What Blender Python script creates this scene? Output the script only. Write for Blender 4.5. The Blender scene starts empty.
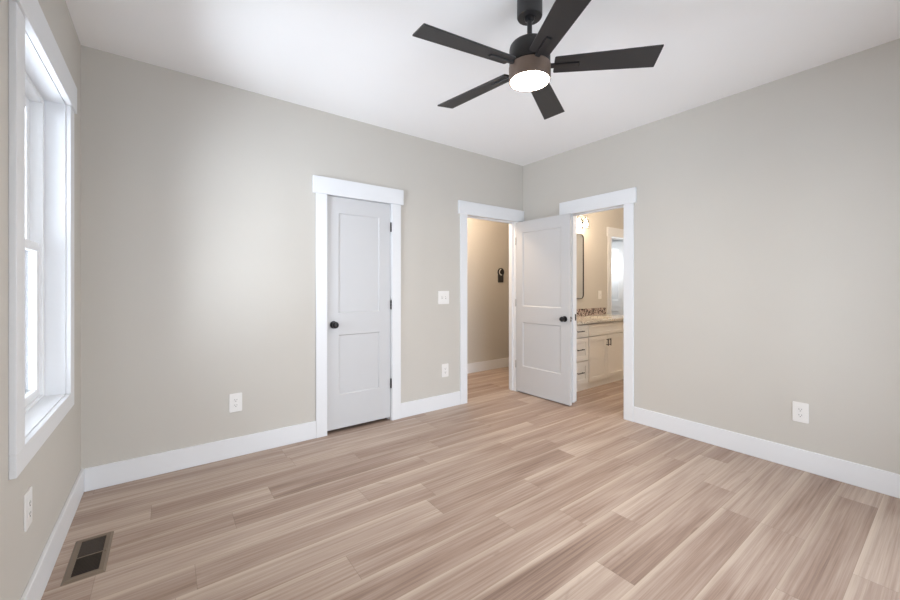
import bpy, bmesh, math, random
from mathutils import Vector, Matrix
R = math.radians
PI = math.pi
random.seed(7)
scene = bpy.context.scene
col = scene.collection

# ------------------------------------------------------------------ camera, sky, light, exposure
L, H, BY = 3.913, 2.728, -3.77          # room width, ceiling height, wall behind the camera
cam_d = bpy.data.cameras.new('camera')
cam = bpy.data.objects.new('camera', cam_d)
col.objects.link(cam)
cam.location = (0.4158, -3.2158, 1.2515)
cam.rotation_euler = (R(90), 0, R(-36.6174))
cam_d.sensor_width = 36.0
cam_d.lens = 382.53 * 36 / 900
cam_d.shift_y = -(300 - 287.03) / 900
cam_d.clip_start = 0.02
scene.camera = cam

world = bpy.data.worlds.new('sky')
scene.world = world
world.use_nodes = True
wnt = world.node_tree
wb = wnt.nodes['Background']
SKY, GROUND_FILL_SIDE, GROUND_FILL_BACK = 6.8, 17.5, 4.5       # soft overcast sky; invented ground glow lifts the ceiling, strong beside, weak behind
wtc = wnt.nodes.new('ShaderNodeTexCoord')
wsp = wnt.nodes.new('ShaderNodeSeparateXYZ')
wnt.links.new(wtc.outputs['Generated'], wsp.inputs[0])
wsum = wnt.nodes.new('ShaderNodeMath')
wsum.operation = 'SUBTRACT'               # > 0 on the side of the house, < 0 behind it
wnt.links.new(wsp.outputs['Y'], wsum.inputs[0])
wnt.links.new(wsp.outputs['X'], wsum.inputs[1])
wgr = wnt.nodes.new('ShaderNodeMapRange')
wgr.interpolation_type = 'SMOOTHSTEP'
for k, v in (('From Min', -0.15), ('From Max', 0.15), ('To Min', GROUND_FILL_BACK), ('To Max', GROUND_FILL_SIDE)):
    wgr.inputs[k].default_value = v
wnt.links.new(wsum.outputs[0], wgr.inputs['Value'])
wmr = wnt.nodes.new('ShaderNodeMapRange')
wmr.interpolation_type = 'SMOOTHSTEP'
for k, v in (('From Min', -0.15), ('From Max', 0.10), ('To Max', SKY)):
    wmr.inputs[k].default_value = v
wnt.links.new(wgr.outputs[0], wmr.inputs['To Min'])
wnt.links.new(wsp.outputs['Z'], wmr.inputs['Value'])
wnt.links.new(wmr.outputs[0], wb.inputs[1])
wb.inputs[0].default_value = (0.875, 0.965, 1.085, 1)

scene.view_settings.view_transform = 'Standard'
scene.view_settings.look = 'None'
scene.view_settings.gamma = 1.0
scene.view_settings.use_curve_mapping = False
scene.view_settings.exposure = 0.14
scene.cycles.max_bounces = 14
scene.cycles.transparent_max_bounces = 24
scene.cycles.diffuse_bounces = 9
scene.cycles.sample_clamp_indirect = 6.0


def add_light(name, kind, loc, power, color=(1, 1, 1), size=0.1, rot=(0, 0, 0), size_y=None, portal=False):
    d = bpy.data.lights.new(name, kind)
    d.energy = power
    d.color = color
    if kind == 'AREA':
        d.size = size
        if size_y:
            d.shape = 'RECTANGLE'
            d.size_y = size_y
        d.cycles.is_portal = portal
    else:
        d.shadow_soft_size = size
    o = bpy.data.objects.new(name, d)
    col.objects.link(o)
    o.location = loc
    o.rotation_euler = rot
    return o


WIN_Z0, WIN_Z1, WIN_W = 0.70, 2.195, 0.80
WINDOWS = [((0, -0.8405, 0), R(90))]
# daylight enters through the window openings: portals only guide the sky's own light
for (wx, wy, _z), wr in WINDOWS:
    add_light('window_portal', 'AREA', (wx - 0.2 * math.sin(wr), wy + 0.2 * math.cos(wr), 1.45), 1, size=0.9, size_y=1.6, rot=(R(90), 0, wr + R(180)), portal=True)
PX0, PX1, PZ = 1.30, 3.40, 2.15           # glazed sliding door added behind the viewpoint for fill daylight
add_light('added_door_portal', 'AREA', ((PX0 + PX1) / 2, BY - 0.2, PZ / 2), 1, size=PX1 - PX0, size_y=PZ, rot=(R(90), 0, 0), portal=True)
# bathroom ceiling lamp and added cool light behind the inner door, both out of sight
add_light('bath_lamp', 'POINT', (5.15, -1.35, 2.50), 31, (1.0, 0.86, 0.72), 0.12)
add_light('inner_room_fill', 'POINT', (6.25, 0.45, 1.60), 11, (0.86, 0.94, 1.0), 0.15)
# hallway lamp, out of sight past the door head
add_light('hall_lamp', 'POINT', (3.35, 0.6, 2.45), 36, (1.0, 0.80, 0.62), 0.10)


# ------------------------------------------------------------------ materials
def nodes_of(name):
    m = bpy.data.materials.new(name)
    m.use_nodes = True
    nt = m.node_tree
    return m, nt, nt.nodes['Principled BSDF']


def N(nt, kind, **inp):
    n = nt.nodes.new(kind)
    for k, v in inp.items():
        n.inputs[k.replace('_', ' ')].default_value = v
    return n


def paint(name, color, rough=0.5, var=0.03, bump=0.02, bscale=220, metal=0.0, coord='Object'):
    m, nt, b = nodes_of(name)
    tc = nt.nodes.new('ShaderNodeTexCoord')
    n1 = N(nt, 'ShaderNodeTexNoise', Scale=3.0, Detail=4.0)
    nt.links.new(tc.outputs[coord], n1.inputs['Vector'])
    mix = nt.nodes.new('ShaderNodeMix')
    mix.data_type = 'RGBA'
    mix.inputs['A'].default_value = (*[c * (1 - var) for c in color], 1)
    mix.inputs['B'].default_value = (*[min(1, c * (1 + var)) for c in color], 1)
    nt.links.new(n1.outputs['Fac'], mix.inputs['Factor'])
    nt.links.new(mix.outputs['Result'], b.inputs['Base Color'])
    n2 = N(nt, 'ShaderNodeTexNoise', Scale=bscale, Detail=2.0)
    nt.links.new(tc.outputs[coord], n2.inputs['Vector'])
    bp = N(nt, 'ShaderNodeBump', Strength=bump, Distance=0.01)
    nt.links.new(n2.outputs['Fac'], bp.inputs['Height'])
    nt.links.new(bp.outputs['Normal'], b.inputs['Normal'])
    b.inputs['Roughness'].default_value = rough
    b.inputs['Metallic'].default_value = metal
    return m


def emit(name, color, strength):
    m, nt, b = nodes_of(name)
    b.inputs['Base Color'].default_value = (0.9, 0.9, 0.9, 1)
    b.inputs['Emission Color'].default_value = (*color, 1)
    b.inputs['Emission Strength'].default_value = strength
    return m


def glass(name, tint=(1, 1, 1), refl=0.06):
    m, nt, b = nodes_of(name)
    out = nt.nodes['Material Output']
    tr = nt.nodes.new('ShaderNodeBsdfTransparent')
    tr.inputs['Color'].default_value = (*tint, 1)
    gl = nt.nodes.new('ShaderNodeBsdfGlossy')
    gl.inputs['Roughness'].default_value = 0.02
    fr = N(nt, 'ShaderNodeFresnel', IOR=1.3)
    mx = nt.nodes.new('ShaderNodeMixShader')
    nt.links.new(fr.outputs[0], mx.inputs[0])
    nt.links.new(tr.outputs[0], mx.inputs[1])
    nt.links.new(gl.outputs[0], mx.inputs[2])
    nt.links.new(mx.outputs[0], out.inputs['Surface'])
    return m


M = {}
M['wall'] = paint('greige_wall_paint', (0.565, 0.540, 0.495), 0.75, 0.02, 0.05, 260)
M['bath_wall'] = M['wall']
M['ceiling'] = paint('white_ceiling_paint', (0.90, 0.90, 0.90), 0.85, 0.01, 0.06, 200)
M['trim'] = paint('white_trim_paint', (0.77, 0.785, 0.805), 0.38, 0.01, 0.01, 120)
M['door'] = paint('white_door_paint', (0.57, 0.575, 0.585), 0.42, 0.012, 0.02, 160)
M['vinyl'] = paint('white_vinyl', (0.83, 0.84, 0.85), 0.35, 0.01, 0.0, 50)
M['plate'] = paint('white_plastic', (0.80, 0.79, 0.77), 0.3, 0.01, 0.0, 50)
M['slot'] = paint('dark_socket_slot', (0.10, 0.10, 0.095), 0.5)
M['black'] = paint('matte_black_metal', (0.022, 0.021, 0.022), 0.42, 0.1, 0.02, 300)
M['knob'] = paint('black_knob_metal', (0.014, 0.014, 0.016), 0.28, 0.1, 0.01, 300, 0.3)
M['glow_tint'] = paint('black_ring_glow_tint', (0.15, 0.105, 0.08), 0.45, 0.08, 0.02, 300, 0.2)  # black ring coloured brown to carry the lamp's warm glow
M['hinge'] = paint('dark_hinge_metal', (0.018, 0.017, 0.016), 0.5, 0.1, 0.0, 100, 0.0)
M['nickel'] = paint('satin_metal', (0.42, 0.41, 0.40), 0.35, 0.05, 0.0, 100, 0.9)
M['register'] = paint('brown_register_metal', (0.19, 0.145, 0.105), 0.45, 0.08, 0.01, 200, 0.15)
M['louver'] = paint('dark_brown_louver', (0.075, 0.056, 0.042), 0.5)
M['duct'] = paint('dark_duct', (0.018, 0.015, 0.013), 0.8)
M['cabinet'] = paint('cream_cabinet_paint', (0.84, 0.82, 0.775), 0.42, 0.01, 0.01, 120)
M['ceramic'] = paint('white_ceramic', (0.8, 0.8, 0.79), 0.15, 0.0, 0.0)
M['glass'] = glass('window_glass')
M['shade'] = glass('clear_shade_glass', (0.97, 0.97, 0.97))
M['lens'] = emit('fan_lamp_lens', (1.0, 0.90, 0.78), 26.0)
M['bulb'] = emit('warm_bulb', (1.0, 0.80, 0.58), 60.0)
m, nt, b = nodes_of('mirror_silver')
b.inputs['Base Color'].default_value = (0.86, 0.87, 0.87, 1)
b.inputs['Metallic'].default_value = 1.0
b.inputs['Roughness'].default_value = 0.03
M['mirror'] = m
M['blade'] = paint('charcoal_wood_blade', (0.027, 0.026, 0.027), 0.5, 0.15, 0.03, 120)

# granite with chunky speckles
def granite(name, stops, scale):
    m, nt, b = nodes_of(name)
    tc = nt.nodes.new('ShaderNodeTexCoord')
    n = N(nt, 'ShaderNodeTexNoise', Scale=scale, Detail=5.0, Roughness=0.65, Distortion=0.8)
    v = N(nt, 'ShaderNodeTexVoronoi', Scale=scale * 1.6)
    nt.links.new(tc.outputs['Object'], n.inputs['Vector'])
    nt.links.new(tc.outputs['Object'], v.inputs['Vector'])
    mul = nt.nodes.new('ShaderNodeMath')
    mul.operation = 'MULTIPLY_ADD'
    mul.inputs[1].default_value = 0.35
    nt.links.new(v.outputs['Distance'], mul.inputs[0])
    nt.links.new(n.outputs['Fac'], mul.inputs[2])
    cr = nt.nodes.new('ShaderNodeValToRGB')
    cr.color_ramp.interpolation = 'LINEAR'
    el = cr.color_ramp.elements
    for i, (p, c) in enumerate(stops):
        e = el[i] if i < 2 else el.new(p)
        e.position = p
        e.color = (*c, 1)
    nt.links.new(mul.outputs[0], cr.inputs[0])
    nt.links.new(cr.outputs[0], b.inputs['Base Color'])
    b.inputs['Roughness'].default_value = 0.18
    return m
M['granite'] = granite('speckled_granite', [(0.40, (0.05, 0.035, 0.03)), (0.50, (0.42, 0.37, 0.31)), (0.62, (0.74, 0.71, 0.64)), (0.76, (0.66, 0.62, 0.55)), (0.84, (0.22, 0.15, 0.12))], 30)
M['splash'] = granite('dark_granite', [(0.50, (0.008, 0.005, 0.005)), (0.60, (0.050, 0.026, 0.024)), (0.68, (0.30, 0.21, 0.19)), (0.74, (0.72, 0.64, 0.58)), (0.80, (0.045, 0.024, 0.022))], 19)


def floor_material():
    m, nt, b = nodes_of('oak_plank_floor')
    lk = nt.links.new
    uv = nt.nodes.new('ShaderNodeUVMap'); uv.uv_map = 'plank'
    at = nt.nodes.new('ShaderNodeAttribute'); at.attribute_name = 'tone'
    ad = nt.nodes.new('ShaderNodeAttribute'); ad.attribute_name = 'seed'
    sep = nt.nodes.new('ShaderNodeSeparateXYZ'); lk(uv.outputs[0], sep.inputs[0])
    # coordinates along (x) and across (y) the plank, shifted per plank
    sh = nt.nodes.new('ShaderNodeCombineXYZ')
    lk(sep.outputs[0], sh.inputs[0]); lk(sep.outputs[1], sh.inputs[1]); lk(ad.outputs['Fac'], sh.inputs[2])
    def noise(sx, sy, sc, det, rough=0.55, dist=0.0):
        mp = nt.nodes.new('ShaderNodeMapping')
        mp.inputs['Scale'].default_value = (sx, sy, 37.0)
        lk(sh.outputs[0], mp.inputs['Vector'])
        n = N(nt, 'ShaderNodeTexNoise', Scale=sc, Detail=det, Roughness=rough, Distortion=dist)
        lk(mp.outputs[0], n.inputs['Vector'])
        return n.outputs['Fac']
    broad = noise(0.9, 9.0, 1.0, 3.0, 0.5, 0.6)       # long soft bands
    grain = noise(1.1, 70.0, 1.0, 4.0, 0.6, 0.2)      # fine grain
    fine = noise(3.2, 240.0, 1.0, 3.0, 0.6)
    knot = noise(4.0, 9.0, 1.0, 2.0, 0.5, 1.5)
    def mathn(op, a, b_, c=None):
        n = nt.nodes.new('ShaderNodeMath'); n.operation = op
        for i, x in enumerate((a, b_, c)):
            if x is None: continue
            if isinstance(x, (int, float)): n.inputs[i].default_value = x
            else: lk(x, n.inputs[i])
        return n.outputs[0]
    wm = nt.nodes.new('ShaderNodeMapping')
    wm.inputs['Scale'].default_value = (0.10, 1.0, 11.0)
    lk(sh.outputs[0], wm.inputs['Vector'])
    wv = N(nt, 'ShaderNodeTexWave', Scale=13.0, Distortion=5.0, Detail=2.0)
    wv.inputs['Detail Scale'].default_value = 1.4
    wv.bands_direction = 'Y'
    lk(wm.outputs[0], wv.inputs['Vector'])
    s = mathn('MULTIPLY', broad, 0.80)
    s = mathn('MULTIPLY_ADD', grain, 0.50, s)
    s = mathn('MULTIPLY_ADD', fine, 0.46, s)
    s = mathn('MULTIPLY_ADD', wv.outputs['Fac'], 0.07, s)
    s = mathn('MULTIPLY_ADD', at.outputs['Fac'], 0.36, s)
    cr = nt.nodes.new('ShaderNodeValToRGB')
    el = cr.color_ramp.elements
    stops = [(0, (0.165, 0.108, 0.082)), (0, (0.310, 0.221, 0.174)), (0, (0.440, 0.339, 0.277)), (0, (0.60, 0.50, 0.42))]
    mr = nt.nodes.new('ShaderNodeMapRange')
    mr.inputs['From Min'].default_value = 0.66; mr.inputs['From Max'].default_value = 1.55
    lk(s, mr.inputs['Value'])
    for i, (p, c) in enumerate(stops):
        e = el[i] if i < 2 else el.new(0.5)
        e.position = (0.0, 0.33, 0.66, 1.0)[i]; e.color = (*c, 1)
    lk(mr.outputs[0], cr.inputs[0])
    # knots: small darker patches
    kr = nt.nodes.new('ShaderNodeMapRange')
    kr.inputs['From Min'].default_value = 0.68; kr.inputs['From Max'].default_value = 0.80
    kr.inputs['To Min'].default_value = 0.0; kr.inputs['To Max'].default_value = 0.45
    lk(knot, kr.inputs['Value'])
    mk = nt.nodes.new('ShaderNodeMix'); mk.data_type = 'RGBA'; mk.blend_type = 'MULTIPLY'
    lk(kr.outputs[0], mk.inputs['Factor']); lk(cr.outputs[0], mk.inputs['A']); mk.inputs['B'].default_value = (0.50, 0.43, 0.38, 1)
    # bevel reflections painted as a pale warm line, thin dark joint at the ends
    v = sep.outputs[1]
    e2 = mathn('SUBTRACT', 0.178, v)
    e1 = mathn('MINIMUM', v, e2)
    er = nt.nodes.new('ShaderNodeMapRange'); er.interpolation_type = 'SMOOTHSTEP'
    er.inputs['From Min'].default_value = 0.0; er.inputs['From Max'].default_value = 0.034
    er.inputs['To Min'].default_value = 0.80; er.inputs['To Max'].default_value = 0.0
    lk(e2, er.inputs['Value'])
    ml = nt.nodes.new('ShaderNodeMix'); ml.data_type = 'RGBA'
    lk(mathn('MULTIPLY', er.outputs[0], broad), ml.inputs['Factor']); lk(mk.outputs['Result'], ml.inputs['A']); ml.inputs['B'].default_value = (0.66, 0.56, 0.46, 1)
    jr = mathn('LESS_THAN', e1, 0.0011)
    jx = mathn('LESS_THAN', sep.outputs[0], 0.0022)
    jj = mathn('MULTIPLY', mathn('MAXIMUM', mathn('MULTIPLY', jr, 0.6), jx), 0.42)
    mj = nt.nodes.new('ShaderNodeMix'); mj.data_type = 'RGBA'
    lk(jj, mj.inputs['Factor']); lk(ml.outputs['Result'], mj.inputs['A']); mj.inputs['B'].default_value = (0.12, 0.08, 0.06, 1)
    lk(mj.outputs['Result'], b.inputs['Base Color'])
    bp = N(nt, 'ShaderNodeBump', Strength=0.12, Distance=0.002)
    lk(grain, bp.inputs['Height']); lk(bp.outputs[0], b.inputs['Normal'])
    rr = nt.nodes.new('ShaderNodeMapRange')
    rr.inputs['To Min'].default_value = 0.42; rr.inputs['To Max'].default_value = 0.56
    lk(grain, rr.inputs['Value']); lk(rr.outputs[0], b.inputs['Roughness'])
    b.inputs['Specular IOR Level'].default_value = 0.4
    return m
M['floor'] = floor_material()


# ------------------------------------------------------------------ mesh helpers
def box(bm, x0, x1, y0, y1, z0, z1):
    vs = [bm.verts.new(p) for p in ((x0, y0, z0), (x1, y0, z0), (x1, y1, z0), (x0, y1, z0), (x0, y0, z1), (x1, y0, z1), (x1, y1, z1), (x0, y1, z1))]
    for f in ((3, 2, 1, 0), (4, 5, 6, 7), (0, 1, 5, 4), (1, 2, 6, 5), (2, 3, 7, 6), (3, 0, 4, 7)):
        bm.faces.new([vs[i] for i in f])
    return vs


def boxes(*bs):
    bm = bmesh.new()
    for b_ in bs:
        box(bm, *b_)
    return bm


def lathe(bm, prof, seg=32, mat=Matrix.Identity(4)):
    """profile of (radius, height) turned about local z"""
    rings = []
    for r, z in prof:
        if r < 1e-6:
            rings.append([bm.verts.new(mat @ Vector((0, 0, z)))])
        else:
            rings.append([bm.verts.new(mat @ Vector((r * math.cos(2 * PI * i / seg), r * math.sin(2 * PI * i / seg), z))) for i in range(seg)])
    for a, b_ in zip(rings, rings[1:]):
        for i in range(seg):
            j = (i + 1) % seg
            if len(a) == 1 and len(b_) == 1:
                continue
            if len(a) == 1:
                bm.faces.new((a[0], b_[i], b_[j]))
            elif len(b_) == 1:
                bm.faces.new((a[i], a[j], b_[0]))
            else:
                bm.faces.new((a[i], a[j], b_[j], b_[i]))
    return bm


def prism(bm, pts, z0, z1, mat=Matrix.Identity(4)):
    a = [bm.verts.new(mat @ Vector((x, y, z0))) for x, y in pts]
    b_ = [bm.verts.new(mat @ Vector((x, y, z1))) for x, y in pts]
    n = len(pts)
    bm.faces.new(a[::-1]); bm.faces.new(b_)
    for i in range(n):
        bm.faces.new((a[i], a[(i + 1) % n], b_[(i + 1) % n], b_[i]))
    return bm


def rounded_rect(w, h, r, n=6):
    pts = []
    for cx, cy, a0 in ((w / 2 - r, h / 2 - r, 0), (-w / 2 + r, h / 2 - r, 90), (-w / 2 + r, -h / 2 + r, 180), (w / 2 - r, -h / 2 + r, 270)):
        for i in range(n + 1):
            a = R(a0 + 90 * i / n)
            pts.append((cx + r * math.cos(a), cy + r * math.sin(a)))
    return pts


def obj(name, bm, mat, parent=None, bevel=0.0, smooth=False, seg=2):
    bmesh.ops.recalc_face_normals(bm, faces=bm.faces[:])
    me = bpy.data.meshes.new(name)
    bm.to_mesh(me); bm.free()
    me.materials.append(mat)
    o = bpy.data.objects.new(name, me)
    col.objects.link(o)
    if parent is not None:
        o.parent = parent
    if smooth:
        for p in me.polygons: p.use_smooth = True
        md = o.modifiers.new('edges', 'EDGE_SPLIT'); md.split_angle = R(35)
    if bevel:
        md = o.modifiers.new('bevel', 'BEVEL'); md.width = bevel; md.segments = seg; md.limit_method = 'ANGLE'; md.angle_limit = R(40)
    return o


def tag(o, label=None, cat=None, group=None, kind=None):
    if label: o['label'] = label
    if cat: o['category'] = cat
    if group: o['group'] = group
    if kind: o['kind'] = kind
    return o


def thing(name, loc=(0, 0, 0), rz=0.0, label=None, cat=None, group=None, kind=None):
    o = bpy.data.objects.new(name, None)
    o.empty_display_size = 0.1
    col.objects.link(o)
    o.location = loc
    o.rotation_euler = (0, 0, rz)
    return tag(o, label, cat, group, kind)


def copy_tree(o, parent=None):
    c = o.copy(); col.objects.link(c)
    if parent is not None: c.parent = parent
    for ch in [x for x in list(bpy.data.objects) if x.parent == o]:
        copy_tree(ch, c)
    return c


def panel_slab(bm, w, h, t, panels, z0=0.0, slope=0.009, depth=0.008, both=True):
    """slab from x=0..w, y=0..t, z=z0..z0+h with recessed panels (x0,x1,z0,z1)"""
    xs = sorted({0, w} | {p[0] for p in panels} | {p[1] for p in panels})
    zs = sorted({z0, z0 + h} | {p[2] for p in panels} | {p[3] for p in panels})
    def q(a, b_, c, d): bm.faces.new([bm.verts.new(p) for p in (a, b_, c, d)])
    for side in ((0, 1), (t, -1)) if both else ((0, 1),):
        y, s = side
        for i in range(len(xs) - 1):
            for j in range(len(zs) - 1):
                a, b_, c, d = xs[i], xs[i + 1], zs[j], zs[j + 1]
                mx, mz = (a + b_) / 2, (c + d) / 2
                ins = any(p[0] < mx < p[1] and p[2] < mz < p[3] for p in panels)
                if not ins:
                    q((a, y, c), (b_, y, c), (b_, y, d), (a, y, d))
        for p in panels:
            a, b_, c, d = p
            e = slope; yy = y + s * depth
            o_ = [(a, y, c), (b_, y, c), (b_, y, d), (a, y, d)]
            i_ = [(a + e, yy, c + e), (b_ - e, yy, c + e), (b_ - e, yy, d - e), (a + e, yy, d - e)]
            q(*i_)
            for k in range(4):
                q(o_[k], o_[(k + 1) % 4], i_[(k + 1) % 4], i_[k])
    if not both:
        q((0, t, z0), (w, t, z0), (w, t, z0 + h), (0, t, z0 + h))
    zt = z0 + h
    q((0, 0, z0), (0, t, z0), (0, t, zt), (0, 0, zt)); q((w, 0, z0), (w, t, z0), (w, t, zt), (w, 0, zt))
    q((0, 0, z0), (w, 0, z0), (w, t, z0), (0, t, z0)); q((0, 0, zt), (w, 0, zt), (w, t, zt), (0, t, zt))
    bmesh.ops.remove_doubles(bm, verts=bm.verts[:], dist=1e-5)
    return bm


def S(name, bm, mat, label, cat, bevel=0.0):
    return tag(obj(name, bm, mat, None, bevel), label, cat, None, 'structure')


# ------------------------------------------------------------------ floor of planks (one mesh)
def build_floor():
    bm = bmesh.new()
    uvl = bm.loops.layers.uv.new('plank')
    tone = bm.faces.layers.float.new('tone')
    seed = bm.faces.layers.float.new('seed')
    rng = random.Random(21)
    W, LEN, top = 0.178, 1.2, -0.076
    X0, X1, Y0, Y1 = -0.15, 6.80, -3.90, 1.20
    known = {0: 1.13, 2: 0.35, 3: 0.93, 4: 0.71, 5: 1.37, 6: 0.52, 7: 1.646, 8: 1.088, 9: 0.66, 10: 2.19, 11: 2.416, 12: 1.993, 13: 2.948, 14: 1.75, 15: 2.45}
    tones = {(7, 1.646): 0.10, (7, 2.846): 0.80, (7, 0.446): 0.6, (8, 1.084): 0.45, (8, 2.284): 0.35, (9, 1.86): 0.3, (10, 0.99): 0.4, (10, 2.19): 0.35, (11, 2.416): 0.80, (11, 1.216): 0.22,
             (12, 1.993): 0.24, (12, 0.793): 0.80, (13, 1.748): 0.20, (13, 2.948): 0.66, (14, 1.75): 0.25, (14, 2.95): 0.45, (15, 2.45): 0.2, (16, 2.4): 0.15}
    k = -8
    while top - k * W > Y0:
        ya, yb = top - (k + 1) * W, top - k * W
        k += 1
        row = k - 1
        if yb > Y1 + W: continue
        off = known.get(row, rng.uniform(0, LEN))
        x = off - LEN * math.ceil((off - X0) / LEN)
        while x < X1:
            t = next((v for (r_, x_), v in tones.items() if r_ == row and abs(x_ - x) < 0.03), 0.22 + 0.56 * rng.random())
            xa, xb = max(x, X0), min(x + LEN, X1)
            a, b_ = max(ya, Y0), min(yb, Y1)
            if xb > xa and b_ > a:
                f = bm.faces.new([bm.verts.new(p) for p in ((xa, a, 0), (xb, a, 0), (xb, b_, 0), (xa, b_, 0))])
                f[tone] = t
                f[seed] = rng.uniform(0, 90)
                for l in f.loops:
                    l[uvl].uv = (l.vert.co.x - x, l.vert.co.y - ya)
            x += LEN
    box(bm, X0, X1, Y0, Y1, -0.12, -0.004)
    return bm
S('floor', build_floor(), M['floor'], 'light brown oak plank floor running through bedroom, hall and bathroom', 'floor')

# ------------------------------------------------------------------ walls, ceiling
TW = 0.115                                    # inner wall thickness
HEAD = 2.032                                  # underside of door head casings
CL0, CL1 = 1.512, 2.114                       # closet opening (inside the jambs)
HA0, HA1 = 3.032, 3.788                       # hall opening
BA0, BA1 = -1.283, -0.680                     # bath opening along Y
J = 0.018
S('ceiling', boxes((-0.2, 6.85, BY - 0.2, 1.25, H, H + 0.12)), M['ceiling'], 'flat white ceiling above the fan', 'ceiling')

wz0, wz1 = WIN_Z0 - J, WIN_Z1 + J
def wall_run(a, c, centres, fn):
    """boxes of a wall from a to c around the window openings, in order"""
    hw, out, p = WIN_W / 2 + J, [], a
    for q in centres:
        out += [fn(p, q - hw, 0, H), fn(q - hw, q + hw, 0, wz0), fn(q - hw, q + hw, wz1, H)]
        p = q + hw
    return out + [fn(p, c, 0, H)]
S('wall_left', boxes(*wall_run(BY - 0.17, TW, (-0.8405,), lambda a, c, z0, z1: (-0.17, 0, a, c, z0, z1))),
  M['wall'], 'greige wall on the left with the tall window', 'wall')
S('wall_far', boxes((0, CL0 - J, 0, TW, 0, H), (CL0 - J, CL1 + J, 0, TW, HEAD + J, H), (CL1 + J, HA0 - J, 0, TW, 0, H),
                    (HA0 - J, HA1 + J, 0, TW, HEAD + J, H), (HA1 + J, L, 0, TW, 0, H)),
  M['wall'], 'greige far wall with the closed closet door and the hall doorway', 'wall')
S('wall_right', boxes((L, L + TW, BA1 + J, TW, 0, H), (L, L + TW, BA0 - J, BA1 + J, HEAD + J, H), (L, L + TW, BY, BA0 - J, 0, H)),
  M['wall'], 'greige wall on the right with the bathroom doorway', 'wall')
S('wall_back', boxes((0, PX0, BY - 0.17, BY, 0, H), (PX0, PX1, BY - 0.17, BY, PZ, H), (PX1, L + TW, BY - 0.17, BY, 0, H)),
  M['wall'], 'greige bedroom wall behind the viewpoint with an added glazed sliding door', 'wall')
HY = 1.08
S('wall_hall', boxes((2.70, 5.75, HY, HY + 0.11, 0, H), (2.62, 2.74, TW, HY, 0, H), (5.65, 5.75, 0.19, HY, 0, H)),
  M['wall'], 'tan hallway wall seen through the open hall door', 'wall')
VB = 0.065                                   # bathroom wall behind the vanity
DB0, DB1 = 5.965, 6.60                        # door opening in that wall
S('wall_bath', boxes((L + TW, DB0 - J, VB, VB + 0.115, 0, H), (DB0 - J, DB1 + J, VB, VB + 0.115, HEAD + J, H), (DB1 + J, 6.78, VB, VB + 0.115, 0, H),
                     (6.70, 6.80, -2.6, VB, 0, H), (L + TW, 6.80, -2.7, -2.6, 0, H)),
  M['bath_wall'], 'tan bathroom wall behind the vanity and mirror', 'wall')
S('wall_closet', boxes((1.0, 1.06, TW, HY, 0, H), (1.0, 2.62, HY, HY + 0.1, 0, H)), M['wall'], 'closet walls hidden behind the closed white door', 'wall')
S('wall_inner', boxes((5.75, 6.90, 0.95, 1.00, 0, H), (6.80, 6.90, VB, 0.95, 0, H)), M['trim'], 'white wall of the bright room past the inner bathroom doorway', 'wall')

# ------------------------------------------------------------------ baseboards
BH, BT = 0.142, 0.016
CW = 0.097                                    # casing width
def base(name, x0, x1, y0, y1, label):
    S(name, boxes((x0, x1, y0, y1, 0, BH)), M['trim'], label, 'baseboard', 0.004)
base('baseboard_far', BT, CL0 - CW, -BT, 0, 'white baseboard on the far wall left of the closet door')
base('baseboard_middle', CL1 + CW, HA0 - CW, -BT, 0, 'white baseboard between the closet door and hall doorway')
base('baseboard_left', 0, BT, BY + BT, 0, 'white baseboard under the window on the left wall')
base('baseboard_right', L - BT, L, BY + BT, BA0 - CW, 'white baseboard along the right wall')
base('baseboard_corner', L - BT, L, BA1 + CW, -0.024, 'short white baseboard hidden behind the open hall door')
S('baseboard_back', boxes((0, PX0 - CW, BY, BY + BT, 0, BH), (PX1 + CW, L, BY, BY + BT, 0, BH)), M['trim'], 'white baseboard behind the viewpoint', 'baseboard')
base('baseboard_hall', 2.74, 5.65, HY - BT, HY, 'white baseboard along the tan hallway wall')


# ------------------------------------------------------------------ casings (local: x along wall, room side y<0)
def casing(name, loc, rz, w, label, left=True, right=True, hl=0.026, hr=0.026, stop=None):
    """door surround for an opening from x=0..w"""
    t = thing(name, loc, rz, label, 'door casing', None, 'structure')
    if left: obj('side_casing', boxes((-CW, -0.005, -0.018, 0, 0, HEAD)), M['trim'], t, 0.0025)
    if right: obj('side_casing', boxes((w + 0.005, w + CW, -0.018, 0, 0, HEAD)), M['trim'], t, 0.0025)
    obj('head_casing', boxes((-CW - hl, w + CW + hr, -0.026, 0, HEAD + 0.0, HEAD + 0.142)), M['trim'], t, 0.003)
    bs = [(-J, 0, 0, TW, 0, HEAD + J), (w, w + J, 0, TW, 0, HEAD + J), (0, w, 0, TW, HEAD, HEAD + J)]
    if stop:
        y0, y1 = stop
        bs += [(0, 0.011, y0, y1, 0, HEAD - 0.011), (w - 0.011, w, y0, y1, 0, HEAD - 0.011), (0, w, y0, y1, HEAD - 0.011, HEAD)]
    obj('door_jamb', boxes(*bs), M['trim'], t, 0.0015)
    return t
casing('trim_1', (CL0, 0, 0), 0, CL1 - CL0, 'white casing around the closed closet door', stop=(0.045, 0.08))
casing('trim_2', (HA0, 0, 0), 0, HA1 - HA0, 'white casing around the hall doorway, ending at the room corner', hr=L - HA1 - CW - 0.002, stop=(0.045, 0.08))
tb = casing('trim_3', (L, BA1, 0), R(-90), BA1 - BA0, 'white casing around the bathroom doorway', stop=(0.035, 0.07))
obj('strike_plate', boxes((-0.0005, 0.0015, 0.080, 0.106, 0.885, 0.955)), M['hinge'], tb)
tb['label'] = 'white casing around the bathroom doorway on the right wall'
casing('trim_4', (DB0, VB, 0), 0, DB1 - DB0, 'white casing of the inner bathroom door beside the vanity', stop=(0.07, 0.09))


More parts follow.
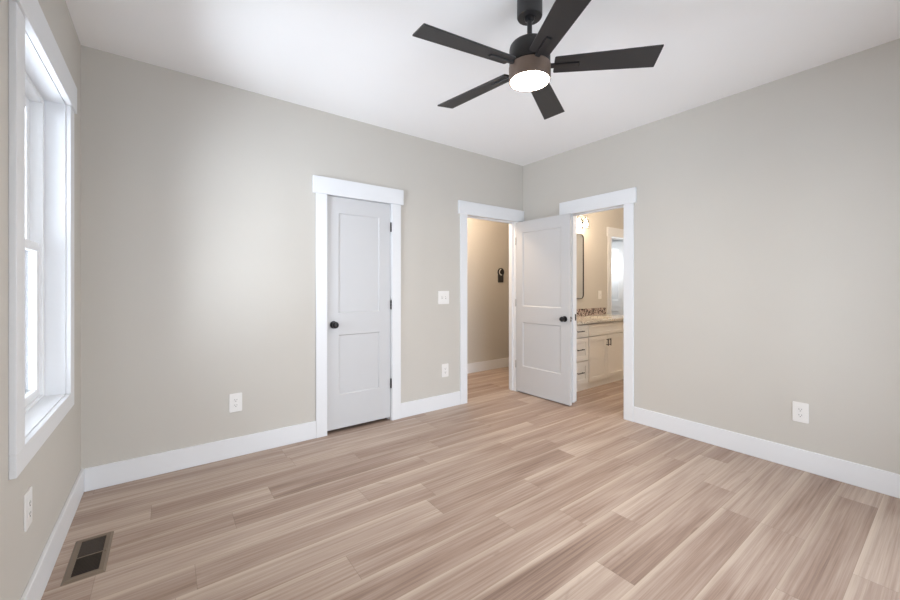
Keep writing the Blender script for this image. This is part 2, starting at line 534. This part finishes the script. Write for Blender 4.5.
# ------------------------------------------------------------------ doors
KNOB = [(0.0, 0.0), (0.031, 0.0), (0.032, 0.004), (0.029, 0.009), (0.014, 0.012), (0.011, 0.022), (0.013, 0.030), (0.022, 0.035), (0.0275, 0.043), (0.0285, 0.052), (0.025, 0.061), (0.016, 0.067), (0.0, 0.069)]
def knob(parent, x, y, z, sgn):
    mt = Matrix.Translation((x, y, z)) @ Matrix.Rotation(R(90) * sgn, 4, 'X')
    bm = lathe(bmesh.new(), KNOB, 28, mt)
    return tag(obj('door_knob', bm, M['knob'], parent, smooth=True), 'round black door knob')

def hinge(parent, x, y, z, leaf=None, mat='hinge'):
    bm = bmesh.new()
    for k in range(3):
        lathe(bm, [(0, 0), (0.0062, 0), (0.0062, 0.027), (0, 0.027)], 12, Matrix.Translation((x, y, z - 0.042 + k * 0.0282)))
    lathe(bm, [(0, 0), (0.0045, 0), (0.0045, 0.006), (0, 0.006)], 12, Matrix.Translation((x, y, z + 0.0425)))
    if leaf: box(bm, *leaf, z - 0.043, z + 0.043)
    return obj('hinge', bm, M[mat], parent, smooth=True)

PAN = [(1.026, 1.893), (0.318, 0.838)]
# closed closet door
w1 = CL1 - CL0 - 0.008
d1 = thing('door_1', (CL0 + 0.004, 0.009, 0), 0, 'closed white two-panel closet door with black knob', 'door', None, 'structure')
obj('door_panel', panel_slab(bmesh.new(), w1, 2.027 - 0.03, 0.035, [(0.098, w1 - 0.110, a, b_) for a, b_ in PAN], 0.03), M['door'], d1)
knob(d1, 0.053, 0, 0.929, 1)
for z in (1.812, 1.084, 0.345):
    hinge(d1, w1 + 0.003, -0.012, z)
# open hall door, hinged on the right jamb and swung against the right wall
w2 = HA1 - HA0 - 0.008
d2 = thing('door_2', (HA1 - 0.002, -0.008, 0), R(-90 + 1.4), 'open white two-panel hall door standing against the right wall', 'door', None, 'structure')
obj('door_panel', panel_slab(bmesh.new(), w2, 2.022 - 0.012, 0.035, [(0.103, w2 - 0.110, a, b_) for a, b_ in PAN], 0.012), M['door'], d2)
knob(d2, w2 - 0.062, 0, 0.914, 1)
knob(d2, w2 - 0.062, 0.035, 0.914, -1)
lp = boxes((w2 - 0.0005, w2 + 0.001, 0.006, 0.029, 0.886, 0.942))
tag(obj('latch_plate', lp, M['nickel'], d2), 'satin metal latch plate')
tag(obj('latch_bolt', boxes((w2, w2 + 0.003, 0.010, 0.024, 0.921, 0.937), (w2, w2 + 0.003, 0.010, 0.024, 0.892, 0.905)), M['hinge'], d2), 'dark latch bolt')
for z in (1.797, 1.062, 0.331):
    hinge(d2, -0.002, -0.003, z, (-0.004, 0.0, 0.0, 0.030), 'nickel')
# inner bathroom door
w3 = DB1 - DB0 - 0.008
d3 = thing('door_3', (DB1 - 0.004, VB + 0.105, 0), R(92), 'white inner bathroom door swung open into the bright room past the vanity', 'door', None, 'structure')
obj('door_panel', panel_slab(bmesh.new(), w3, 2.012, 0.035, [(0.105, w3 - 0.105, a, b_) for a, b_ in PAN], 0.012), M['door'], d3)
knob(d3, w3 - 0.06, 0, 0.92, 1)
knob(d3, w3 - 0.06, 0.035, 0.92, -1)


# ------------------------------------------------------------------ windows (local: x along wall, +y outwards)
def make_window(name, loc, rz, label):
    t = thing(name, loc, rz, label, 'window', None, 'structure')
    w, z0, z1 = WIN_W / 2, WIN_Z0, WIN_Z1
    tr = M['trim']
    obj('side_casing', boxes((-w - 0.100, -w - 0.004, -0.019, 0, z0 - 0.004, z1 + 0.002)), tr, t, 0.0025)
    obj('side_casing', boxes((w + 0.004, w + 0.100, -0.019, 0, z0 - 0.004, z1 + 0.002)), tr, t, 0.0025)
    obj('head_casing', boxes((-w - 0.124, w + 0.124, -0.027, 0, z1 + 0.002, z1 + 0.144)), tr, t, 0.003)
    obj('bottom_casing', boxes((-w - 0.100, w + 0.100, -0.019, 0, z0 - 0.084, z0 - 0.004)), tr, t, 0.0025)
    obj('window_jamb', boxes((-w - J, -w, 0, 0.165, z0 - J, z1 + J), (w, w + J, 0, 0.165, z0 - J, z1 + J), (-w, w, 0, 0.165, z1, z1 + J), (-w, w, 0, 0.165, z0 - J, z0)), tr, t, 0.0015)
    # vinyl frame with inner lip
    f0, f1 = 0.076, 0.165
    fw = 0.026
    obj('window_frame', boxes((-w, -w + fw, f0, f1, z0, z1), (w - fw, w, f0, f1, z0, z1), (-w + fw, w - fw, f0, f1, z1 - fw, z1), (-w + fw, w - fw, f0, f1, z0, z0 + 0.012)), M['vinyl'], t, 0.003)
    zm = (z0 + z1) / 2
    def sash(nm, ya_, yb_, za, zb, rb, rt):
        s = 0.048
        xx = w - fw
        o = obj(nm, boxes((-xx, -xx + s, ya_, yb_, za, zb), (xx - s, xx, ya_, yb_, za, zb), (-xx + s, xx - s, ya_, yb_, za, za + rb), (-xx + s, xx - s, ya_, yb_, zb - rt, zb)), M['vinyl'], t, 0.004)
        ym = (ya_ + yb_) / 2
        obj('pane', boxes((-xx + s, xx - s, ym - 0.003, ym + 0.003, za + rb, zb - rt)), M['glass'], o)
        return o
    lo = sash('lower_sash', 0.088, 0.118, z0 + 0.012, zm + 0.022, 0.040, 0.044)
    sash('upper_sash', 0.122, 0.152, zm - 0.022, z1 - fw, 0.044, 0.050)
    obj('sash_lock', boxes((-0.03, 0.03, 0.090, 0.112, zm + 0.022, zm + 0.034)), M['vinyl'], lo, 0.003)
    return t
wlabels = ['tall white double-hung window on the left wall', 'second left wall window, level with the viewpoint']
win = make_window('window_1', WINDOWS[0][0], WINDOWS[0][1], wlabels[0])


# sliding door added out of view to let in fill daylight
d4 = thing('added_door', (PX0, BY, 0), 0, 'added glazed sliding door behind the viewpoint that lets in fill daylight', 'door', None, 'structure')
pw = PX1 - PX0
obj('side_casing', boxes((-CW, 0, 0, 0.018, 0, PZ)), M['trim'], d4)  # both side casings belong to the added door
obj('side_casing', boxes((pw, pw + CW, 0, 0.018, 0, PZ)), M['trim'], d4)
obj('head_casing', boxes((-CW - 0.026, pw + CW + 0.026, 0, 0.026, PZ, PZ + 0.142)), M['trim'], d4)
for x0, x1, y in ((0.0, pw / 2 + 0.03, -0.09), (pw / 2 - 0.03, pw, -0.13)):
    f = obj('added_door_frame', boxes((x0, x0 + 0.06, y, y + 0.035, 0.0, PZ), (x1 - 0.06, x1, y, y + 0.035, 0.0, PZ), (x0 + 0.06, x1 - 0.06, y, y + 0.035, 0.0, 0.09), (x0 + 0.06, x1 - 0.06, y, y + 0.035, PZ - 0.06, PZ)), M['vinyl'], d4)
    obj('pane', boxes((x0 + 0.06, x1 - 0.06, y + 0.015, y + 0.021, 0.09, PZ - 0.06)), M['glass'], f)

# ------------------------------------------------------------------ ceiling fan
FX, FY = 1.9185, -1.8805
fan = thing('ceiling_fan', (FX, FY, H), 0, 'matte black five-blade ceiling fan with a lit round lamp', 'ceiling fan')
def fz(z): return z - H
def flathe(name, prof, mat, seg=48):
    return obj(name, lathe(bmesh.new(), [(r, fz(z)) for r, z in prof], seg), mat, fan, smooth=True)
flathe('canopy', [(0, H), (0.064, H), (0.064, 2.643), (0.061, 2.637), (0.020, 2.635), (0, 2.635)], M['black'])
flathe('hanger_ball', [(0, 2.66), (0.024, 2.648), (0.027, 2.636), (0.024, 2.624), (0.014, 2.616), (0, 2.616)], M['knob'], 24)
flathe('downrod', [(0, 2.63), (0.0125, 2.63), (0.0125, 2.50), (0, 2.50)], M['black'], 20)
flathe('collar', [(0, 2.538), (0.027, 2.538), (0.030, 2.534), (0.030, 2.500), (0, 2.500)], M['black'], 32)
flathe('motor_housing', [(0, 2.502), (0.080, 2.500), (0.094, 2.495), (0.101, 2.486), (0.1035, 2.474), (0.1035, 2.398), (0.100, 2.393), (0, 2.394)], M['black'])
flathe('flywheel', [(0, 2.394), (0.090, 2.394), (0.090, 2.384), (0, 2.384)], M['knob'])
flathe('light_ring', [(0, 2.387), (0.103, 2.387), (0.1055, 2.384), (0.1055, 2.312), (0.104, 2.308), (0.100, 2.308), (0.099, 2.314), (0, 2.314)], M['glow_tint'])
tag(flathe('lamp_lens', [(0, 2.3135), (0.098, 2.3135), (0.098, 2.309), (0.070, 2.3045), (0, 2.302)], M['lens']), 'glowing round lamp lens')
PH, PITCH, ZB = 2.980, -0.2106, 2.3835
for k in range(5):
    a = PH - k * 2 * PI / 5
    mt = Matrix.Translation((0, 0, fz(ZB))) @ Matrix.Rotation(a, 4, 'Z') @ Matrix.Rotation(PITCH, 4, 'X')
    r0, r1, w = 0.122, 0.620, 0.067
    sl, sw = 0.245, 0.0135                      # slot for the bracket
    wr = 0.051                                  # half width at the root
    pts = [(r0, -wr + 0.005), (r0 + 0.005, -wr), (r1, -w), (r1, w), (r0 + 0.005, wr), (r0, wr - 0.005), (r0, sw), (sl, sw), (sl, -sw), (r0, -sw)]
    bm = prism(bmesh.new(), pts, -0.004, 0.004, mt)
    obj('blade', bm, M['blade'], fan, 0.0012)
    bb = bmesh.new()
    prism(bb, [(0.085, -0.0115), (sl - 0.004, -0.0115), (sl - 0.004, 0.0115), (0.085, 0.0115)], -0.010, 0.002, mt)
    prism(bb, [(0.128, -0.024), (0.262, -0.024), (0.262, 0.024), (0.128, 0.024)], 0.0045, 0.0085, mt)
    obj('blade_bracket', bb, M['black'], fan, 0.001)
fl = add_light('fan_lamp', 'AREA', (FX, FY, 2.298), 14, (1.0, 0.86, 0.70), 0.19)
fl.data.shape = 'DISK'


# ------------------------------------------------------------------ wall plates (local: plate on y=0 plane facing -y)
def screw(bm, x, z):
    lathe(bm, [(0, 0), (0.0034, 0), (0.0030, 0.0012), (0, 0.0014)], 12, Matrix.Translation((x, -0.0062, z)) @ Matrix.Rotation(R(90), 4, 'X'))

def make_outlet(loc, rz, label, name='wall_outlet'):
    t = thing(name, loc, rz, label, 'outlet', 'white wall outlets of the bedroom')
    bm = prism(bmesh.new(), rounded_rect(0.084, 0.136, 0.006, 3), 0, 0.0065, Matrix.Rotation(R(90), 4, 'X'))
    obj('cover_plate', bm, M['plate'], t, 0.002)
    for s in (1, -1):
        z = 0.0195 * s
        o = obj('socket', prism(bmesh.new(), rounded_rect(0.034, 0.029, 0.011, 5), 0.0065, 0.0085, Matrix.Translation((0, 0, z)) @ Matrix.Rotation(R(90), 4, 'X')), M['plate'], t, 0.0006)
        sb = boxes((-0.0083, -0.0058, -0.0093, -0.0084, z - 0.002, z + 0.0075), (0.0058, 0.0083, -0.0093, -0.0084, z - 0.001, z + 0.0070))
        lathe(sb, [(0, 0), (0.0028, 0), (0.0028, 0.0009), (0, 0.0009)], 12, Matrix.Translation((0, -0.0084, z - 0.0085)) @ Matrix.Rotation(R(90), 4, 'X'))
        tag(obj('slots', sb, M['slot'], o), 'dark outlet slots')
    sc = bmesh.new(); screw(sc, 0, 0)
    obj('screw', sc, M['plate'], t, smooth=True)
    return t
ol = make_outlet((0.831, 0, 0.398), 0, 'white outlet on the far wall left of the closet door')
for loc, rz, lab in (((2.741, 0, 0.388), 0, 'white outlet under the switch plate, beside the hall doorway'),
                     ((L, -2.544, 0.392), R(-90), 'white outlet low on the right wall'),
                     ((0, -1.129, 0.4225), R(90), 'white outlet low on the left wall under the window')):
    c = copy_tree(ol)
    c.location = loc; c.rotation_euler = (0, 0, rz); c['label'] = lab

def switch_plate(name, loc, w, h, n, label):
    t = thing(name, loc, 0, label, 'light switch')
    obj('cover_plate', prism(bmesh.new(), rounded_rect(w, h, 0.006, 3), 0, 0.0065, Matrix.Rotation(R(90), 4, 'X')), M['plate'], t, 0.002)
    for i in range(n):
        x = (i - (n - 1) / 2) * 0.046
        fr = obj('switch_frame', boxes((x - 0.0055, x + 0.0055, -0.0070, -0.0062, -0.0125, 0.0125)), M['slot'], t)
        bm = bmesh.new()
        prism(bm, [(-0.0045, -0.009), (0.0045, -0.009), (0.0045, 0.010), (-0.0045, 0.010)], 0.0068, 0.0078, Matrix.Translation((x, 0, 0)) @ Matrix.Rotation(R(90), 4, 'X'))
        vs = [bm.verts.new(p) for p in ((x - 0.004, -0.007, 0.001), (x + 0.004, -0.007, 0.001), (x + 0.004, -0.007, 0.009), (x - 0.004, -0.007, 0.009),
                                         (x - 0.0033, -0.019, 0.008), (x + 0.0033, -0.019, 0.008), (x + 0.0033, -0.017, 0.013), (x - 0.0033, -0.017, 0.013))]
        for f in ((0, 1, 5, 4), (1, 2, 6, 5), (2, 3, 7, 6), (3, 0, 4, 7), (4, 5, 6, 7)):
            bm.faces.new([vs[q] for q in f])
        obj('switch_lever', bm, M['plate'], t)
        for z in (0.030, -0.030):
            sc = bmesh.new(); screw(sc, x, z)
            obj('screw', sc, M['plate'], t, smooth=True)
    return t
switch_plate('light_switch', (2.722, 0, 1.143), 0.138, 0.136, 2, 'white double light switch between the closet door and hall doorway')
switch_plate('light_switch', (5.665, VB, 1.135), 0.080, 0.125, 1, 'white switch plate on the tan bathroom wall beside the mirror')

# ------------------------------------------------------------------ floor register
rg = thing('floor_register', (0.1325, -0.787, 0), 0, 'brown metal floor register under the window', 'floor vent')
rw, rl = 0.142, 0.350
def frame(bm, w, l, wi, li, z0, z1, bev=0.010):
    o0 = [(-w / 2, -l / 2), (w / 2, -l / 2), (w / 2, l / 2), (-w / 2, l / 2)]
    o1 = [(x - math.copysign(bev, x), y - math.copysign(bev, y)) for x, y in o0]
    i0 = [(math.copysign(wi / 2, x), math.copysign(li / 2, y)) for x, y in o0]
    R0 = [bm.verts.new((x, y, z0)) for x, y in o0]
    R1 = [bm.verts.new((x, y, z1)) for x, y in o1]
    R2 = [bm.verts.new((x, y, z1)) for x, y in i0]
    R3 = [bm.verts.new((x, y, z0)) for x, y in i0]
    for A, B in ((R0, R1), (R1, R2), (R2, R3)):
        for i in range(4):
            bm.faces.new((A[i], A[(i + 1) % 4], B[(i + 1) % 4], B[i]))
    return bm
obj('register_frame', frame(bmesh.new(), rw, rl, 0.090, 0.288, 0.0003, 0.0065), M['register'], rg)
obj('duct_opening', boxes((-0.0455, 0.0455, -0.1445, 0.1445, 0.0003, 0.0012)), M['duct'], rg)
obj('center_bar', boxes((-0.045, 0.045, -0.003, 0.003, 0.001, 0.006)), M['register'], rg)
for k in range(26):
    y = -0.139 + k * 0.0111
    if abs(y) < 0.004: continue
    bm = boxes((-0.045, 0.045, -0.0006, 0.0006, -0.0018, 0.0018))
    bmesh.ops.transform(bm, matrix=Matrix.Translation((0, y, 0.0042)) @ Matrix.Rotation(R(-22 if y > 0 else 22), 4, 'X'), verts=bm.verts[:])
    obj('louver', bm, M['louver'], rg)
obj('damper_lever', boxes((0.050, 0.058, -0.012, 0.012, 0.006, 0.010)), M['register'], rg, 0.001)

# ------------------------------------------------------------------ round control on the hall wall
hc = thing('thermostat', (4.578, HY, 1.43), 0, 'dark round thermostat over a black plate on the hallway wall', 'thermostat')
obj('back_plate', prism(bmesh.new(), rounded_rect(0.112, 0.125, 0.008, 3), 0, 0.012, Matrix.Translation((0.004, 0, -0.045)) @ Matrix.Rotation(R(90), 4, 'X')), M['black'], hc, 0.002)
mtc = Matrix.Translation((0, -0.003, 0.052)) @ Matrix.Rotation(R(90), 4, 'X')
obj('dial', lathe(bmesh.new(), [(0, 0), (0.060, 0), (0.064, 0.006), (0.064, 0.020), (0.058, 0.025), (0, 0.026)], 36, mtc), M['knob'], hc, smooth=True)
arc = bmesh.new()
for i in range(14):
    a0, a1 = R(100 + i * 13), R(100 + (i + 1) * 13)
    prism(arc, [(0.036 * math.cos(a0), 0.036 * math.sin(a0)), (0.052 * math.cos(a0), 0.052 * math.sin(a0)), (0.052 * math.cos(a1), 0.052 * math.sin(a1)), (0.036 * math.cos(a1), 0.036 * math.sin(a1))], 0.0255, 0.0275, mtc)
tag(obj('dial_arc', arc, M['plate'], hc), 'pale arc on the dial')

# ------------------------------------------------------------------ bathroom vanity
VF, VT = -0.462, 0.804                        # front plane, cabinet top
VX0, VX1 = 4.19, 5.79
van = thing('vanity_cabinet', ((VX0 + VX1) / 2, VB, 0), 0, 'cream shaker bathroom vanity with black pulls', 'cabinet')
vc = (VX0 + VX1) / 2
def vb(x0, x1, y0, y1, z0, z1): return (x0 - vc, x1 - vc, y0 - VB, y1 - VB, z0, z1)
obj('carcass', boxes(vb(VX0 + 0.02, VX1 - 0.02, VF + 0.040, VB - 0.002, 0.075, VT), vb(VX0, VX0 + 0.02, VF + 0.014, VB - 0.002, 0.070, VT), vb(VX1 - 0.02, VX1, VF + 0.014, VB - 0.002, 0.070, VT)), M['cabinet'], van, 0.001)
obj('toe_board', boxes(vb(VX0 + 0.005, VX1 - 0.005, VF + 0.012, VF + 0.03, 0, 0.075)), M['cabinet'], van)
def pull(parent, cx, cz, horiz, y):
    l = 0.064
    bm = bmesh.new()
    if horiz:
        box(bm, cx - l, cx + l, y - 0.030, y - 0.021, cz - 0.005, cz + 0.005)
        for s in (-1, 1): box(bm, cx + s * 0.048 - 0.004, cx + s * 0.048 + 0.004, y - 0.022, y, cz - 0.004, cz + 0.004)
    else:
        l = 0.045
        box(bm, cx - 0.005, cx + 0.005, y - 0.030, y - 0.021, cz - l, cz + l)
        for s in (-1, 1): box(bm, cx - 0.004, cx + 0.004, y - 0.022, y, cz + s * 0.034 - 0.004, cz + s * 0.034 + 0.004)
    tag(obj('pull', bm, M['black'], parent, 0.0015), 'black bar pull')
def front(nm, x0, x1, z0, z1, pulls, fr=0.055, shaker=True):
    w, h = x1 - x0, z1 - z0
    f = min(fr, h * 0.32)
    o = obj(nm, panel_slab(bmesh.new(), w, h, 0.019, [(f, w - f, f, h - f)] if shaker else [], 0, 0.003, 0.008, False), M['cabinet'], van)
    o.location = (x0 - vc, VF - VB - 0.006, z0)
    for px, pz, hz in pulls:
        pull(o, px - x0, pz - z0, hz, 0)
    return o
g = 0.010
for x0, x1 in ((VX0 + 0.012, 4.580), (5.410, VX1 - 0.012)):
    cx = (x0 + x1) / 2
    front('drawer', x0, x1 - g, 0.647, 0.792, [(cx, 0.720, True)], 0.04)
    front('drawer', x0, x1 - g, 0.361, 0.636, [(cx, 0.500, True)])
    front('drawer', x0, x1 - g, 0.080, 0.351, [(cx, 0.222, True)])
front('false_front', 4.583, 5.407, 0.647, 0.792, [], 0.04)
front('cabinet_door', 4.585, 4.992, 0.080, 0.636, [(4.965, 0.545, False)])
front('cabinet_door', 4.998, 5.405, 0.080, 0.636, [(5.025, 0.545, False)])

# granite counter with an oval hole
def counter_bm(x0, x1, y0, y1, z0, z1, cx, cy, ax, ay):
    bm = bmesh.new()
    angs = sorted([2 * PI * i / 48 for i in range(48)] + [math.atan2(y - cy, x - cx) % (2 * PI) for x in (x0, x1) for y in (y0, y1)])
    def rim(a):
        c, s = math.cos(a), math.sin(a)
        t = min([(x1 - cx) / c if c > 1e-9 else (x0 - cx) / c if c < -1e-9 else 1e9, (y1 - cy) / s if s > 1e-9 else (y0 - cy) / s if s < -1e-9 else 1e9])
        return cx + c * t, cy + s * t
    rows = []
    for a in angs:
        o = rim(a); i = (cx + ax * math.cos(a), cy + ay * math.sin(a))
        rows.append([bm.verts.new((*o, z0)), bm.verts.new((*o, z1)), bm.verts.new((*i, z1)), bm.verts.new((*i, z0))])
    n = len(rows)
    for k in range(n):
        A, B = rows[k], rows[(k + 1) % n]
        for q in range(4):
            bm.faces.new((A[q], B[q], B[(q + 1) % 4], A[(q + 1) % 4]))
    return bm
SX, SY = 5.14, -0.235
tag(obj('countertop', counter_bm(4.035, 5.80, VF - 0.026, VB - 0.001, VT + 0.001, 0.836, SX, SY, 0.235, 0.165), M['granite'], None, 0.002),
    'speckled beige granite countertop on the bathroom vanity', 'countertop')
tag(obj('backsplash', boxes((4.035, 5.80, VB - 0.021, VB - 0.001, 0.8365, 0.940)), M['splash'], None, 0.002),
    'dark speckled granite backsplash strip behind the vanity top', 'backsplash')
sk = thing('sink_basin', (SX, SY, 0.80), 0, 'white oval sink set into the granite vanity top', 'sink')
bm = bmesh.new()
prof = [(1.0, 0.002), (0.97, -0.03), (0.86, -0.09), (0.6, -0.125), (0.12, -0.135), (0, -0.135)]
lathe(bm, [(r * 0.232, z) for r, z in prof], 40)
bmesh.ops.scale(bm, vec=(1, 0.162 / 0.232, 1), verts=bm.verts[:])
so = obj('bowl', bm, M['ceramic'], sk, smooth=True)
md = so.modifiers.new('thick', 'SOLIDIFY'); md.thickness = 0.006; md.offset = -1
obj('drain', lathe(bmesh.new(), [(0, -0.131), (0.022, -0.131), (0.024, -0.1335), (0, -0.1335)], 20), M['nickel'], sk, smooth=True)

# mirror with rounded corners
mr = thing('wall_mirror', (4.94, VB, 1.545), 0, 'rounded-corner wall mirror with thin black frame above the vanity', 'mirror')
MW, MH = 0.575, 0.925
fr = bmesh.new()
oa, ob = rounded_rect(MW, MH, 0.06, 8), rounded_rect(MW - 0.016, MH - 0.016, 0.052, 8)
mt = Matrix.Rotation(R(90), 4, 'X')
rows = []
for (x, z), (xi, zi) in zip(oa, ob):
    rows.append([fr.verts.new(mt @ Vector((x, z, 0.001))), fr.verts.new(mt @ Vector((x, z, 0.026))), fr.verts.new(mt @ Vector((xi, zi, 0.026))), fr.verts.new(mt @ Vector((xi, zi, 0.001)))])
for k in range(len(rows)):
    A, B = rows[k], rows[(k + 1) % len(rows)]
    for q in range(4): fr.faces.new((A[q], B[q], B[(q + 1) % 4], A[(q + 1) % 4]))
obj('mirror_frame', fr, M['black'], mr)
obj('mirror_glass', prism(bmesh.new(), ob, 0.003, 0.018, mt), M['mirror'], mr)

# vanity light with clear glass shades
vl = thing('vanity_light', (4.98, VB, 2.235), 0, 'vanity light bar with clear glass shades above the mirror', 'wall lamp')
obj('wall_plate', prism(bmesh.new(), rounded_rect(0.13, 0.11, 0.008, 3), 0, 0.02, mt), M['nickel'], vl, 0.003)
bm = boxes((-0.205, 0.205, -0.125, -0.105, 0.0, 0.018))
for s in (-0.03, 0.03): box(bm, s - 0.006, s + 0.006, -0.108, -0.018, 0.003, 0.015)
obj('light_bar', bm, M['nickel'], vl, 0.003)
for x in (-0.155, 0.0, 0.155):
    c = Matrix.Translation((x, -0.115, 0))
    sockt = lathe(bmesh.new(), [(0, 0.0), (0.024, 0.0), (0.026, -0.035), (0.018, -0.045), (0, -0.045)], 24, c)
    so = obj('lamp_socket', sockt, M['nickel'], vl, smooth=True)
    sh = lathe(bmesh.new(), [(0.026, -0.034), (0.038, -0.044), (0.045, -0.080), (0.048, -0.165)], 32, c)
    o = obj('lamp_shade', sh, M['shade'], vl, smooth=True)
    bb = lathe(bmesh.new(), [(0, -0.045), (0.012, -0.05), (0.016, -0.070), (0.027, -0.095), (0.030, -0.115), (0.024, -0.135), (0.010, -0.147), (0, -0.149)], 20, c)
    tag(obj('bulb', bb, M['bulb'], so, smooth=True), 'glowing warm bulb')
add_light('vanity_lamp', 'POINT', (4.98, VB - 0.30, 2.10), 9, (1.0, 0.74, 0.50), 0.12)
